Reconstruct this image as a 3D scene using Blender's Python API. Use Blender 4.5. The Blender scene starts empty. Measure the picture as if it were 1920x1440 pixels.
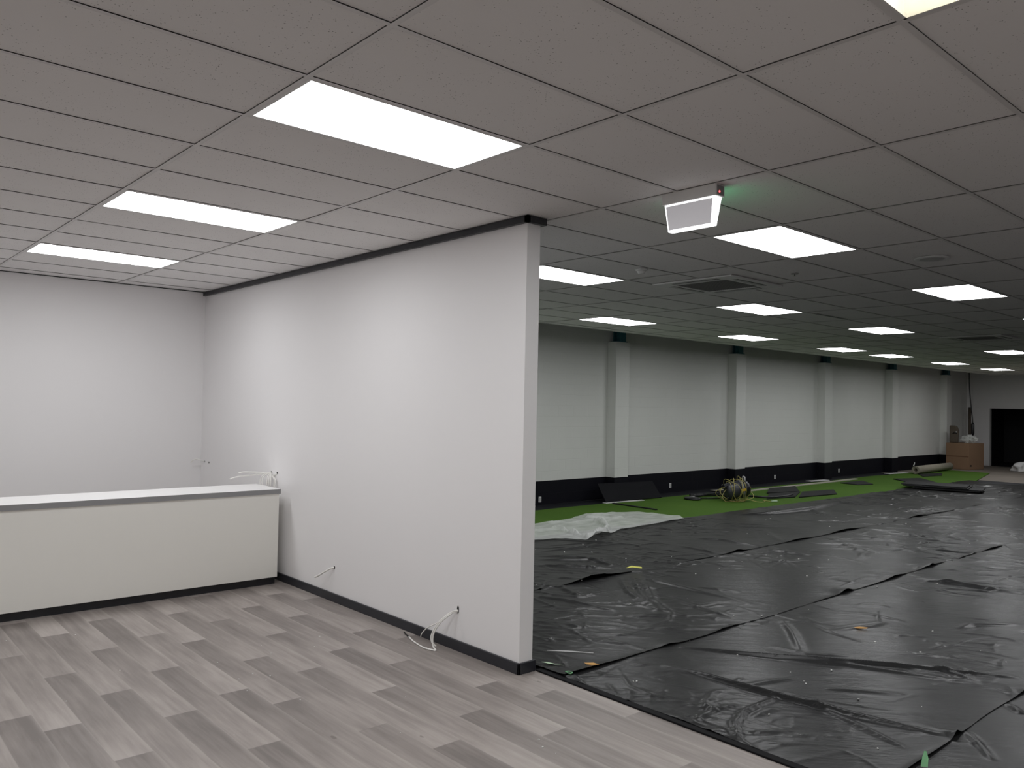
import bpy, bmesh, math, random
import numpy as np
from mathutils import Vector, Matrix

# ---------------------------------------------------------------- camera, world, exposure
SC = bpy.context.scene
COL = SC.collection
H = 3.098                                   # ceiling height
cam_d = bpy.data.cameras.new('camera')
cam = bpy.data.objects.new('camera', cam_d)
COL.objects.link(cam)
SC.camera = cam
cam_d.sensor_width = 36.0
cam_d.lens = 1502.388 / 1920 * 36.0
cam_d.clip_start = 0.05
yaw, pitch, roll = 0.842976, 0.024862, 0.019996
fw = Vector((math.cos(yaw) * math.cos(pitch), math.sin(yaw) * math.cos(pitch), math.sin(pitch)))
rt = Vector((math.sin(yaw), -math.cos(yaw), 0))
up = rt.cross(fw)
rt, up = math.cos(roll) * rt + math.sin(roll) * up, -math.sin(roll) * rt + math.cos(roll) * up
cam.matrix_world = Matrix(((rt.x, up.x, -fw.x, -1.47522), (rt.y, up.y, -fw.y, -2.907741), (rt.z, up.z, -fw.z, H - 1.282825), (0, 0, 0, 1)))

W = bpy.data.worlds.new('world')
SC.world = W
W.use_nodes = True
W.node_tree.nodes['Background'].inputs[0].default_value = (0.5, 0.5, 0.52, 1)
W.node_tree.nodes['Background'].inputs[1].default_value = 0.02
SC.view_settings.view_transform = 'Standard'
SC.view_settings.look = 'None'
SC.view_settings.gamma = 1
SC.view_settings.use_curve_mapping = False
SC.view_settings.exposure = 0.2
PANEL = 11.0                                # radiance of the LED ceiling panels
SC.cycles.max_bounces = 10
SC.cycles.diffuse_bounces = 7
SC.cycles.sample_clamp_indirect = 6.0
SC.cycles.use_denoising = True
SC.cycles.caustics_reflective = False
SC.cycles.caustics_refractive = False

rnd = random.Random(7)
rs = np.random.RandomState(11)

# ---------------------------------------------------------------- material helpers
class N:
    def __init__(s, name):
        s.m = bpy.data.materials.new(name)
        s.m.use_nodes = True
        s.t = s.m.node_tree
        s.b = s.t.nodes['Principled BSDF']
    def n(s, typ, **kw):
        x = s.t.nodes.new(typ)
        for k, v in kw.items():
            if isinstance(k, str) and hasattr(x, k) and k not in ('inputs',):
                setattr(x, k, v)
        return x
    def set(s, node, key, val):
        if hasattr(val, 'is_linked') or isinstance(val, bpy.types.NodeSocket):
            s.t.links.new(val, node.inputs[key])
        else:
            node.inputs[key].default_value = val
    def math(s, op, a, b=0.0, c=0.0):
        x = s.n('ShaderNodeMath', operation=op)
        s.set(x, 0, a); s.set(x, 1, b)
        if op in ('MULTIPLY_ADD', 'SMOOTH_MIN', 'COMPARE'):
            s.set(x, 2, c)
        return x.outputs[0]
    def coord(s):
        return s.n('ShaderNodeTexCoord').outputs['Object']
    def mapped(s, scale=(1, 1, 1), loc=(0, 0, 0)):
        x = s.n('ShaderNodeMapping')
        s.set(x, 'Vector', s.coord())
        x.inputs['Scale'].default_value = scale
        x.inputs['Location'].default_value = loc
        return x.outputs[0]
    def noise(s, vec, scale, detail=4, rough=0.5, out='Fac'):
        x = s.n('ShaderNodeTexNoise')
        s.set(x, 'Vector', vec); s.set(x, 'Scale', scale); s.set(x, 'Detail', detail); s.set(x, 'Roughness', rough)
        return x.outputs[out]
    def ramp(s, fac, stops):
        x = s.n('ShaderNodeValToRGB')
        s.set(x, 'Fac', fac)
        e = x.color_ramp.elements
        while len(e) < len(stops):
            e.new(0.5)
        for i, (p, c) in enumerate(stops):
            e[i].position = p
            e[i].color = (*c, 1) if len(c) == 3 else c
        return x.outputs[0]
    def mix(s, fac, a, b, blend='MIX'):
        x = s.n('ShaderNodeMix', data_type='RGBA', blend_type=blend)
        s.set(x, 0, fac)
        for k, v in ((6, a), (7, b)):
            if isinstance(v, tuple):
                v = (*v, 1) if len(v) == 3 else v
            s.set(x, k, v)
        return x.outputs[2]
    def bump(s, h, strength=0.2, dist=0.01):
        x = s.n('ShaderNodeBump')
        s.set(x, 'Height', h)
        x.inputs['Strength'].default_value = strength
        x.inputs['Distance'].default_value = dist
        s.t.links.new(x.outputs[0], s.b.inputs['Normal'])
    def base(s, v):
        if isinstance(v, tuple):
            v = (*v, 1)
        s.set(s.b, 'Base Color', v)

def simple(name, col, rough=0.5, metal=0.0, var=0.06, scale=6.0, bump=0.0, spec=0.5):
    k = N(name)
    f = k.noise(k.coord(), scale, 5, 0.6)
    a = tuple(max(0, c * (1 - var)) for c in col)
    b = tuple(min(1, c * (1 + var)) for c in col)
    k.base(k.mix(f, a, b))
    k.b.inputs['Roughness'].default_value = rough
    k.b.inputs['Metallic'].default_value = metal
    k.b.inputs['Specular IOR Level'].default_value = spec
    if bump:
        k.bump(k.noise(k.coord(), scale * 20, 3), bump, 0.003)
    return k.m

def emit(name, col, strength):
    k = N(name)
    k.base((0.8, 0.8, 0.8))
    k.b.inputs['Emission Color'].default_value = (*col, 1)
    k.b.inputs['Emission Strength'].default_value = strength
    return k.m

M = {}
M['wall'] = simple('painted_plaster', (0.82, 0.81, 0.815), 0.55, var=0.012, scale=1.5, bump=0.03)
M['counter'] = simple('white_melamine', (0.80, 0.79, 0.745), 0.42, var=0.02, scale=2)
M['ctop'] = simple('white_laminate', (0.88, 0.875, 0.87), 0.4, var=0.02, scale=3)
M['edge'] = simple('grey_edge_strip', (0.26, 0.26, 0.265), 0.4)
M['black'] = simple('black_semigloss_paint', (0.012, 0.012, 0.015), 0.35)
M['matte'] = simple('matte_black_strip', (0.006, 0.006, 0.007), 0.8, spec=0.15)
M['glint'] = simple('dull_glint', (0.36, 0.36, 0.36), 0.5)
M['trim'] = simple('charcoal_trim_paint', (0.02, 0.021, 0.027), 0.4)
M['led'] = emit('led_diffuser', (0.985, 0.99, 1.0), PANEL)
M['warm'] = emit('warm_tube_glow', (1.0, 0.93, 0.72), PANEL * 1.4)
M['wmetal'] = simple('white_enamel', (0.72, 0.72, 0.71), 0.45)
M['wplastic'] = simple('white_plastic', (0.7, 0.7, 0.7), 0.4)
M['cable'] = simple('white_cable_sheath', (0.78, 0.77, 0.74), 0.45)
M['hole'] = simple('dark_cavity', (0.01, 0.01, 0.01), 0.9)
M['rubber'] = simple('black_rubber', (0.009, 0.0095, 0.0105), 0.6, var=0.2, scale=30, bump=0.15, spec=0.3)
M['gymfloor'] = simple('dark_rubber_flooring', (0.010, 0.011, 0.015), 0.55, var=0.25, scale=4, spec=0.3)
M['concrete'] = simple('bare_concrete', (0.19, 0.165, 0.14), 0.85, var=0.35, scale=1.2, bump=0.1)
M['card'] = simple('brown_cardboard', (0.26, 0.16, 0.095), 0.85, var=0.1, scale=5)
M['tape'] = simple('packing_tape', (0.17, 0.09, 0.05), 0.4)
M['teal'] = simple('blue_green_steel_paint', (0.04, 0.16, 0.19), 0.5)
M['grey'] = simple('grey_plastic', (0.2, 0.2, 0.205), 0.45)
M['lgrey'] = simple('light_grey_plastic', (0.45, 0.45, 0.45), 0.45)
M['yellow'] = simple('yellow_plastic', (0.62, 0.40, 0.04), 0.45)
M['ycord'] = simple('yellow_cord_sheath', (0.46, 0.40, 0.13), 0.45)
M['green'] = simple('green_tape', (0.19, 0.46, 0.23), 0.5)
M['pgreen'] = simple('pale_green_paper', (0.45, 0.6, 0.42), 0.7)
M['ytape'] = simple('yellow_green_tape', (0.62, 0.6, 0.1), 0.5)
M['orange'] = simple('orange_paper', (0.6, 0.33, 0.1), 0.7)
M['crumb'] = simple('white_debris', (0.7, 0.7, 0.68), 0.8)
M['brown'] = simple('dark_brown_fabric', (0.10, 0.08, 0.06), 0.8)
M['timber'] = simple('pale_timber', (0.42, 0.40, 0.34), 0.7)
M['canvas'] = simple('pale_backing_cloth', (0.30, 0.275, 0.22), 0.85, var=0.2, scale=8)
M['roof'] = simple('dark_roof_void', (0.05, 0.05, 0.055), 0.9)
M['unlit'] = simple('unlit_room_black', (0.012, 0.012, 0.014), 0.6)  # near-black colour stands in for the darkness of the unlit room

def m_tile():
    k = N('mineral_fibre_tile')
    co = k.coord()
    v = k.n('ShaderNodeTexVoronoi'); k.set(v, 'Vector', co); v.inputs['Scale'].default_value = 85
    wn = k.n('ShaderNodeTexWhiteNoise'); k.set(wn, 'Vector', v.outputs['Color'])
    th = k.math('MULTIPLY', wn.outputs['Value'], 0.29)
    dot = k.math('LESS_THAN', v.outputs['Distance'], k.math('SUBTRACT', th, 0.06))
    patch = k.noise(co, 5, 3)
    pm = k.math('MULTIPLY', dot, k.math('GREATER_THAN', patch, 0.44))
    g = k.mix(k.noise(co, 2.0, 3), (0.82, 0.81, 0.805), (0.86, 0.85, 0.845))
    k.base(k.mix(k.math('MULTIPLY', pm, 0.75), g, (0.12, 0.12, 0.11)))
    k.b.inputs['Roughness'].default_value = 0.9
    k.b.inputs['Specular IOR Level'].default_value = 0.2
    k.bump(k.noise(co, 240, 2), 0.12, 0.002)
    return k.m
M['tile'] = m_tile()
M['tbar'] = simple('ceiling_grid_enamel', (0.70, 0.69, 0.685), 0.5)

def m_plank():
    k = N('grey_oak_vinyl_plank')
    co = k.coord()
    sp = k.n('ShaderNodeSeparateXYZ'); k.set(sp, 0, co)
    x, y = sp.outputs[0], sp.outputs[1]
    wd, ln = 0.187, 1.53
    cx = k.math('DIVIDE', k.math('ADD', x, 0.055 + wd * 40), wd)
    ci = k.math('FLOOR', cx); cf = k.math('FRACT', cx)
    w1 = k.n('ShaderNodeTexWhiteNoise', noise_dimensions='1D'); k.set(w1, 'W', ci)
    # lay pattern: staggered with a jitter
    off = k.math('ADD', k.math('MULTIPLY', k.math('FRACT', k.math('MULTIPLY', ci, 0.37)), ln), k.math('MULTIPLY', w1.outputs['Value'], 0.35))
    ry = k.math('DIVIDE', k.math('ADD', k.math('ADD', y, 30.0), off), ln)
    ri = k.math('FLOOR', ry); rf = k.math('FRACT', ry)
    cmb = k.n('ShaderNodeCombineXYZ'); k.set(cmb, 0, ci); k.set(cmb, 1, ri)
    w2 = k.n('ShaderNodeTexWhiteNoise'); k.set(w2, 'Vector', cmb.outputs[0])
    rv = w2.outputs['Value']
    # long-grain figure, different in every plank
    gv = k.n('ShaderNodeCombineXYZ')
    k.set(gv, 0, k.math('MULTIPLY', x, 26.0)); k.set(gv, 1, k.math('MULTIPLY', y, 1.7)); k.set(gv, 2, k.math('MULTIPLY', rv, 57.0))
    g1 = k.noise(gv.outputs[0], 1.0, 6, 0.62)
    gv2 = k.n('ShaderNodeCombineXYZ')
    k.set(gv2, 0, k.math('MULTIPLY', x, 5.0)); k.set(gv2, 1, k.math('MULTIPLY', y, 1.6)); k.set(gv2, 2, k.math('MULTIPLY', rv, 91.0))
    g2 = k.noise(gv2.outputs[0], 1.0, 3, 0.5)
    # printed tone runs from a dark end to a pale end of each plank
    tone = k.math('ADD', k.math('MULTIPLY', k.math('SUBTRACT', 1.0, rf), 0.42), k.math('MULTIPLY', rv, 0.15))
    tone = k.math('ADD', tone, k.math('MULTIPLY', k.math('SUBTRACT', g2, 0.5), 0.55))
    tone = k.math('ADD', tone, k.math('MULTIPLY', k.math('SUBTRACT', g1, 0.5), 0.75))
    c = k.ramp(tone, [(0.0, (0.17, 0.15, 0.14)), (0.28, (0.25, 0.222, 0.207)), (0.55, (0.345, 0.31, 0.29)), (0.85, (0.44, 0.405, 0.38))])
    eg = k.math('MULTIPLY', k.math('SUBTRACT', cf, 0.80), 5.0)
    eg = k.math('MAXIMUM', eg, 0.0)
    c = k.mix(k.math('MULTIPLY', k.math('MULTIPLY', eg, eg), 0.28), c, (0.46, 0.42, 0.39))
    # joints
    e1 = k.math('LESS_THAN', cf, 0.016); e2 = k.math('LESS_THAN', rf, 0.0025)
    jn = k.math('MAXIMUM', e1, e2)
    c = k.mix(k.math('MULTIPLY', e2, 0.35), c, (0.09, 0.08, 0.075))
    c = k.mix(k.math('MULTIPLY', e1, 0.35), c, (0.36, 0.33, 0.31))
    vk = k.n('ShaderNodeTexVoronoi'); k.set(vk, 'Vector', k.mapped((1, 0.45, 1))); vk.inputs['Scale'].default_value = 2.6
    knot = k.math('LESS_THAN', vk.outputs['Distance'], 0.035)
    c = k.mix(k.math('MULTIPLY', knot, 0.45), c, (0.08, 0.07, 0.06))
    k.base(c)
    k.b.inputs['Roughness'].default_value = 0.48
    k.b.inputs['Specular IOR Level'].default_value = 0.4
    k.bump(k.math('SUBTRACT', g1, k.math('MULTIPLY', jn, 0.6)), 0.08, 0.004)
    return k.m
M['plank'] = m_plank()

def m_block():
    # white painted blockwork with a black band painted along its foot
    k = N('painted_blockwork')
    co = k.coord()
    sp = k.n('ShaderNodeSeparateXYZ'); k.set(sp, 0, co)
    sw = k.n('ShaderNodeCombineXYZ')
    k.set(sw, 0, k.math('ADD', sp.outputs[0], sp.outputs[1])); k.set(sw, 1, sp.outputs[2])
    br = k.n('ShaderNodeTexBrick')
    k.set(br, 'Vector', sw.outputs[0])
    br.inputs['Scale'].default_value = 1.0
    br.inputs['Mortar Size'].default_value = 0.006
    br.inputs['Mortar Smooth'].default_value = 0.6
    br.inputs['Brick Width'].default_value = 0.4
    br.inputs['Row Height'].default_value = 0.2
    paint = k.mix(k.noise(co, 1.3, 4), (0.70, 0.71, 0.685), (0.76, 0.765, 0.745))
    paint = k.mix(k.math('MULTIPLY', br.outputs['Fac'], 0.05), paint, (0.45, 0.46, 0.45))
    band = k.math('LESS_THAN', sp.outputs[2], 0.43)
    c = k.mix(band, paint, (0.007, 0.007, 0.011))
    k.base(c)
    k.b.inputs['Roughness'].default_value = 0.6
    k.set(k.b, 'Specular IOR Level', k.math('MULTIPLY_ADD', band, -0.38, 0.5))
    h = k.math('ADD', k.math('MULTIPLY', br.outputs['Fac'], -1.0), k.math('MULTIPLY', k.noise(co, 60, 4), 0.25))
    k.bump(h, 0.28, 0.005)
    return k.m
M['block'] = m_block()

def m_poly():
    k = N('black_polythene')
    co = k.coord()
    f = k.noise(co, 1.2, 4)
    k.base(k.mix(f, (0.014, 0.0142, 0.0148), (0.02, 0.0202, 0.0208)))
    k.set(k.b, 'Roughness', k.math('ADD', 0.23, k.math('MULTIPLY', k.noise(co, 3.0, 3), 0.15)))
    k.b.inputs['Specular IOR Level'].default_value = 0.16
    ro = k.n('ShaderNodeVectorRotate', rotation_type='Z_AXIS')
    k.set(ro, 'Vector', co); ro.inputs['Angle'].default_value = math.radians(48)
    def stretched(sx, sy):
        m = k.n('ShaderNodeMapping'); k.set(m, 'Vector', ro.outputs[0]); m.inputs['Scale'].default_value = (sx, sy, 1)
        return m.outputs[0]
    w = k.noise(stretched(1.6, 6.5), 1.6, 5, 0.55)
    # tight puckers gathered in patches, the film lies flat between them
    w2 = k.noise(stretched(7, 26), 1.4, 4, 0.6)
    pt = k.n('ShaderNodeMapRange'); k.set(pt, 'Value', k.noise(co, 0.9, 3)); pt.inputs['From Min'].default_value = 0.42; pt.inputs['From Max'].default_value = 0.66
    rg = k.noise(stretched(1.5, 8.5), 1.9, 4, 0.5)
    rg = k.math('SUBTRACT', 1.0, k.math('ABSOLUTE', k.math('MULTIPLY_ADD', rg, 2.0, -1.0)))
    rg = k.math('MULTIPLY', k.math('POWER', rg, 22.0), k.math('ADD', k.math('MULTIPLY', pt.outputs[0], 0.75), 0.15))
    hh = k.math('ADD', w, k.math('MULTIPLY', k.math('MULTIPLY', w2, 0.25), pt.outputs[0]))
    k.bump(k.math('ADD', hh, k.math('MULTIPLY', rg, 0.22)), 0.26, 0.02)
    return k.m
M['poly'] = m_poly()

def m_clear():
    k = N('cloudy_clear_plastic')
    k.base((0.78, 0.8, 0.78))
    k.b.inputs['Roughness'].default_value = 0.3
    f = k.noise(k.mapped((2, 5, 2)), 2.0, 5)
    k.set(k.b, 'Alpha', k.math('ADD', 0.34, k.math('MULTIPLY', f, 0.42)))
    k.bump(k.noise(k.coord(), 9, 4), 0.3, 0.01)
    return k.m
M['clear'] = m_clear()

def m_turf():
    k = N('artificial_turf')
    co = k.coord()
    f = k.noise(co, 1.1, 4)
    g = k.noise(co, 160, 2)
    c = k.mix(f, (0.060, 0.135, 0.016), (0.098, 0.19, 0.026))
    c = k.mix(k.math('MULTIPLY', g, 0.5), c, (0.03, 0.08, 0.01))
    k.base(c)
    k.b.inputs['Roughness'].default_value = 0.85
    k.b.inputs['Specular IOR Level'].default_value = 0.15
    k.bump(g, 0.6, 0.01)
    return k.m
M['turf'] = m_turf()

# ---------------------------------------------------------------- geometry helpers
class MB:
    def __init__(s):
        s.v = []; s.f = []; s.sm = []
    def quad(s, a, b, c, d):
        i = len(s.v); s.v += [a, b, c, d]; s.f.append((i, i + 1, i + 2, i + 3)); s.sm.append(False)
    def box(s, x0, x1, y0, y1, z0, z1, mat=None):
        i = len(s.v)
        p = [Vector(q) for q in ((x0, y0, z0), (x1, y0, z0), (x1, y1, z0), (x0, y1, z0), (x0, y0, z1), (x1, y0, z1), (x1, y1, z1), (x0, y1, z1))]
        if mat is not None:
            p = [mat @ q for q in p]
        s.v += [tuple(q) for q in p]
        for f in ((0, 3, 2, 1), (4, 5, 6, 7), (0, 1, 5, 4), (1, 2, 6, 5), (2, 3, 7, 6), (3, 0, 4, 7)):
            s.f.append(tuple(i + q for q in f)); s.sm.append(False)
        return s
    def tube(s, pts, r, seg=8, smooth=True, caps=True, steps=6):
        P = [Vector(p) for p in pts]
        if steps > 1 and len(P) > 2:
            Q = [P[0] + (P[0] - P[1])] + P + [P[-1] + (P[-1] - P[-2])]
            out = []
            for i in range(1, len(Q) - 2):
                a, b, c, d = Q[i - 1:i + 3]
                for j in range(steps):
                    t = j / steps
                    out.append(0.5 * ((2 * b) + (-a + c) * t + (2 * a - 5 * b + 4 * c - d) * t * t + (-a + 3 * b - 3 * c + d) * t ** 3))
            out.append(P[-1]); P = out
        n = len(P)
        R = r if isinstance(r, (list, tuple)) else [r] * n
        if len(R) != n:
            R = [R[min(len(R) - 1, int(i * len(R) / n))] for i in range(n)]
        i0 = len(s.v)
        t0 = (P[1] - P[0]).normalized()
        ref = Vector((0, 0, 1)) if abs(t0.z) < 0.9 else Vector((1, 0, 0))
        u = t0.cross(ref).normalized()
        for i in range(n):
            t = (P[min(i + 1, n - 1)] - P[max(i - 1, 0)]).normalized()
            u = (u - t * u.dot(t)).normalized()
            w = t.cross(u)
            for k in range(seg):
                a = 2 * math.pi * k / seg
                s.v.append(tuple(P[i] + R[i] * (math.cos(a) * u + math.sin(a) * w)))
        for i in range(n - 1):
            for k in range(seg):
                a = i0 + i * seg + k; b = i0 + i * seg + (k + 1) % seg
                s.f.append((a, b, b + seg, a + seg)); s.sm.append(smooth)
        if caps:
            s.f.append(tuple(i0 + k for k in reversed(range(seg)))); s.sm.append(False)
            s.f.append(tuple(i0 + (n - 1) * seg + k for k in range(seg))); s.sm.append(False)
        return s
    def lathe(s, prof, mat=Matrix(), seg=24, smooth=True):
        # prof: (radius, height) along local z
        i0 = len(s.v)
        for r, z in prof:
            for k in range(seg):
                a = 2 * math.pi * k / seg
                s.v.append(tuple(mat @ Vector((r * math.cos(a), r * math.sin(a), z))))
        for i in range(len(prof) - 1):
            for k in range(seg):
                a = i0 + i * seg + k; b = i0 + i * seg + (k + 1) % seg
                s.f.append((a, b, b + seg, a + seg)); s.sm.append(smooth)
        s.f.append(tuple(i0 + k for k in reversed(range(seg)))); s.sm.append(False)
        s.f.append(tuple(i0 + (len(prof) - 1) * seg + k for k in range(seg))); s.sm.append(False)
        return s
    def build(s, name, mat, parent=None, bevel=0.0, origin=None, bseg=2):
        me = bpy.data.meshes.new(name)
        o3 = Vector(origin) if origin else Vector((0, 0, 0))
        me.from_pydata([tuple(Vector(v) - o3) for v in s.v], [], s.f)
        me.polygons.foreach_set('use_smooth', s.sm)
        me.update()
        me.materials.append(mat)
        o = bpy.data.objects.new(name, me)
        COL.objects.link(o)
        o.location = o3
        if parent is not None:
            o.parent = parent
        if bevel:
            b = o.modifiers.new('bevel', 'BEVEL'); b.width = bevel; b.segments = bseg; b.limit_method = 'ANGLE'; b.angle_limit = 0.6
        return o

def tag(o, label, cat, group=None, kind=None):
    o['label'] = label; o['category'] = cat
    if group: o['group'] = group
    if kind: o['kind'] = kind
    return o

def struct(o):
    o['kind'] = 'structure'
    return o

def empty(name, loc=(0, 0, 0), rz=0.0):
    o = bpy.data.objects.new(name, None)
    COL.objects.link(o); o.location = loc; o.rotation_euler = (0, 0, rz); o.empty_display_size = 0.1
    return o

def copy_tree(o, parent=None):
    c = o.copy(); COL.objects.link(c)
    if parent is not None:
        c.parent = parent
    for ch in list(o.children):
        copy_tree(ch, c)
    return c

# ================================================================ THE ROOM
XP, XPR = 2.20, 2.322         # the two faces of the stub partition
YP0, YB = 1.09, 6.86          # its free end, the office back wall
YW = 7.575                    # blockwork wall of the hall
XE = 29.5                     # far end wall
XL, YN = -7.2, -7.2           # walls behind the camera

struct(MB().box(XL, 2.345, YN, YB, -0.12, 0.0).build('floor', M['plank']))
struct(MB().box(2.345, 22.6, -3.3, YW, -0.12, -0.004).build('floor_hall', M['gymfloor']))
struct(MB().box(2.345, 22.6, YN, -3.3, -0.12, -0.004).build('floor_unseen', M['plank']))  # unseen floor, made pale to bounce light up to the ceiling
struct(MB().box(22.6, XE + 4, YN, YW, -0.12, -0.004).build('floor_far', M['concrete']))
struct(MB().box(2.338, 2.395, -3.3, YP0 - 0.02, -0.004, 0.010).build('trim_1', M['matte'], bevel=0.003))

# stub partition, its skirting and its cap
part = struct(MB().box(XP, XPR, YP0, YB, 0.0, H).build('wall_partition', M['wall'], bevel=0.002))
bb = MB()
bb.box(XP - 0.018, XP, YP0 - 0.018, YB, 0.0, 0.076)
bb.box(XP - 0.018, XPR + 0.018, YP0 - 0.018, YP0, 0.0, 0.076)
bb.box(XPR, XPR + 0.018, YP0, YB, 0.0, 0.076)
struct(bb.build('baseboard_partition', M['trim'], bevel=0.004))
tc = MB()
tc.box(XP - 0.03, XP, YP0 - 0.03, YB, H - 0.048, H - 0.002)
tc.box(XP - 0.03, XPR + 0.032, YP0 - 0.03, YP0, H - 0.048, H - 0.002)
tc.box(XPR, XPR + 0.032, YP0, YB, H - 0.048, H - 0.002)
struct(tc.build('trim_2', M['trim']))

struct(MB().box(XL, XPR, YB, YB + 0.12, 0.0, H + 0.03).build('wall_back', M['wall']))
struct(MB().box(XL - 0.12, XL, YN, YB + 0.12, 0.0, 4.4).build('wall_left', M['wall']))
struct(MB().box(XL, XE, YN - 0.12, YN, 0.0, 4.4).build('wall_front', M['wall']))
struct(MB().box(XPR, XE + 0.1, YW, YW + 0.2, 0.0, 4.4).build('wall_hall', M['block']))
struct(MB().box(XL, XE, YB + 0.12, YW + 0.2, 4.4, 4.5).build('roof', M['roof']))
# piers of the blockwork wall, each carrying a steel rafter end
for i in range(5):
    x0 = (10.37, 14.54, 18.73, 22.85, 27.04)[i]
    struct(MB().box(x0, x0 + 0.4, YW - 0.22, YW, 0.0, 3.07).build('wall_pier', M['block'], bevel=0.004))
    rf = empty('steel_rafter', (x0 + 0.2, YW - 0.16, 3.07))
    tag(rf, ('blue-green rafter end on the pier nearest the white partition',
             'blue-green rafter end on the second pier from the white partition',
             'blue-green rafter end on the middle pier of the block wall',
             'blue-green rafter end on the fourth pier from the partition',
             'blue-green rafter end on the pier beside the cardboard carton')[i], 'rafter', 'steel rafter ends on the piers')
    b = MB()
    b.box(-0.13, 0.13, -0.06, 0.15, 0.0, 0.014)
    b.build('base_plate', M['teal'], rf)
    b = MB()
    b.box(-0.09, 0.09, -0.05, -0.038, 0.014, 0.40)
    b.box(-0.09, 0.09, 0.11, 0.122, 0.014, 0.40)
    b.box(-0.006, 0.006, -0.038, 0.11, 0.014, 0.40)
    b.build('column_stub', M['teal'], rf)
    b = MB()
    b.box(-0.09, 0.09, -3.2, 0.15, 0.40, 0.415); b.box(-0.09, 0.09, -3.2, 0.15, 0.70, 0.715); b.box(-0.005, 0.005, -3.2, 0.15, 0.415, 0.70)
    b.build('beam', M['teal'], rf)

# far end wall with the dark doorway
ew = MB()
ew.box(XE, XE + 0.15, 6.885, YW, 0.0, 2.03)
ew.box(XE, XE + 0.15, YN, 4.7, 0.0, 2.03)
ew.box(XE, XE + 0.15, YN, YW, 2.03, 4.4)
struct(ew.build('wall_end', M['wall']))
struct(MB().box(XE - 0.06, XE, YN, 7.37, 2.03, 3.6).build('trim_3', M['wall']))
dr = struct(empty('unlit_1', (XE + 0.1, 6.885, 0)))
fr = MB()
fr.box(-0.12, 0.06, -0.045, 0.0, 0.0, 2.03); fr.box(-0.12, 0.06, -2.185, -2.14, 0.0, 2.03); fr.box(-0.12, 0.06, -2.14, -0.045, 1.985, 2.03)
fr.build('door_frame', M['wall'], dr)
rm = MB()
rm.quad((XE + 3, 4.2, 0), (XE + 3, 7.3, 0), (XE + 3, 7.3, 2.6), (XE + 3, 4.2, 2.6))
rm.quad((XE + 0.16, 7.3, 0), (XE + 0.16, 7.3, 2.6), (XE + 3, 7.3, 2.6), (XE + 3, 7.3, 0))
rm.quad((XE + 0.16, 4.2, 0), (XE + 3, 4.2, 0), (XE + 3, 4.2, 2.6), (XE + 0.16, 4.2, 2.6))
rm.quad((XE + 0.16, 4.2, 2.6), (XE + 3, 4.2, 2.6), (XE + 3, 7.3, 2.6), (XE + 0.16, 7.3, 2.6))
struct(rm.build('wall_dark_room', M['unlit']))
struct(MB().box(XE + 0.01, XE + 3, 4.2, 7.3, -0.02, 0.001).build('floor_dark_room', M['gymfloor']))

# ---------------------------------------------------------------- ceiling: tiles in a T-bar grid
LIGHTS = [(0, 0), (0, 4), (0, 8), (3, 0), (3, 4), (6, 0), (6, 4), (6, 8), (9, 0), (9, 4), (9, 8), (12, 8), (14, 4), (14, 8), (17, 8), (20, 8)]
OFF = [(3, -4), (6, -4), (3, 8), (12, 0), (-3, -8), (-3, -4), (-3, 0), (-3, 4), (-3, 8), (0, -8), (3, -8), (17, 4), (20, 4)]  # unseen panels; left column, rear and far ones added to brighten the room
OPEN = (0, -4)
skip = set(LIGHTS + OFF + [OPEN])
def edge_y(x):
    return 6.20 + 0.014 * min(max(x - 7, 0), 18) if x > 2.25 else YB
tl = MB(); bars = MB()
UX0, UX1, VY0, VY1 = -6, 24, -12, 12
for u in range(UX0, UX1):
    for v in range(VY0, VY1):
        if (u, v) in skip:
            continue
        x0, x1 = max(u * 1.2 + 0.012, XL), min(u * 1.2 + 1.188, 28.3)
        xm = 0.5 * (x0 + x1)
        for xa, xb in ([(x0, 2.26), (2.26, x1)] if x0 < 2.26 < x1 and v >= 10 else [(x0, x1)]):
            ye = edge_y(0.5 * (xa + xb))
            y0, y1 = max(v * 0.6 + 0.012, YN), min(v * 0.6 + 0.588, ye)
            if y1 - y0 < 0.02:
                continue
            zt = H + 0.004
            dz = rnd.uniform(-0.0012, 0.0012)
            a, b, c, d = (xa, y0), (xb, y0), (xb, y1), (xa, y1)
            tl.quad((*a, zt + dz), (*d, zt + dz), (*c, zt - dz), (*b, zt - dz))
            for p, q in ((a, b), (b, c), (c, d), (d, a)):
                tl.quad((*p, H), (*q, H), (*q, zt + 0.002), (*p, zt + 0.002))
for v in range(VY0, VY1 + 1):
    y = v * 0.6
    if y - 0.012 < YB:
        bars.box(XL, 2.26, y - 0.012, min(y + 0.012, YB), H, H + 0.004)
    if y < edge_y(30) - 0.2:
        bars.box(2.26, 28.3, y - 0.012, min(y + 0.012, 6.28), H, H + 0.004)
for u in range(UX0, UX1 + 1):
    x = u * 1.2
    bars.box(x - 0.012, x + 0.012, YN, edge_y(x), H - 0.0008, H + 0.004)
ceil = struct(tl.build('ceiling', M['tile']))
gb = bars.build('ceiling_grid', M['tbar'], ceil)
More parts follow.
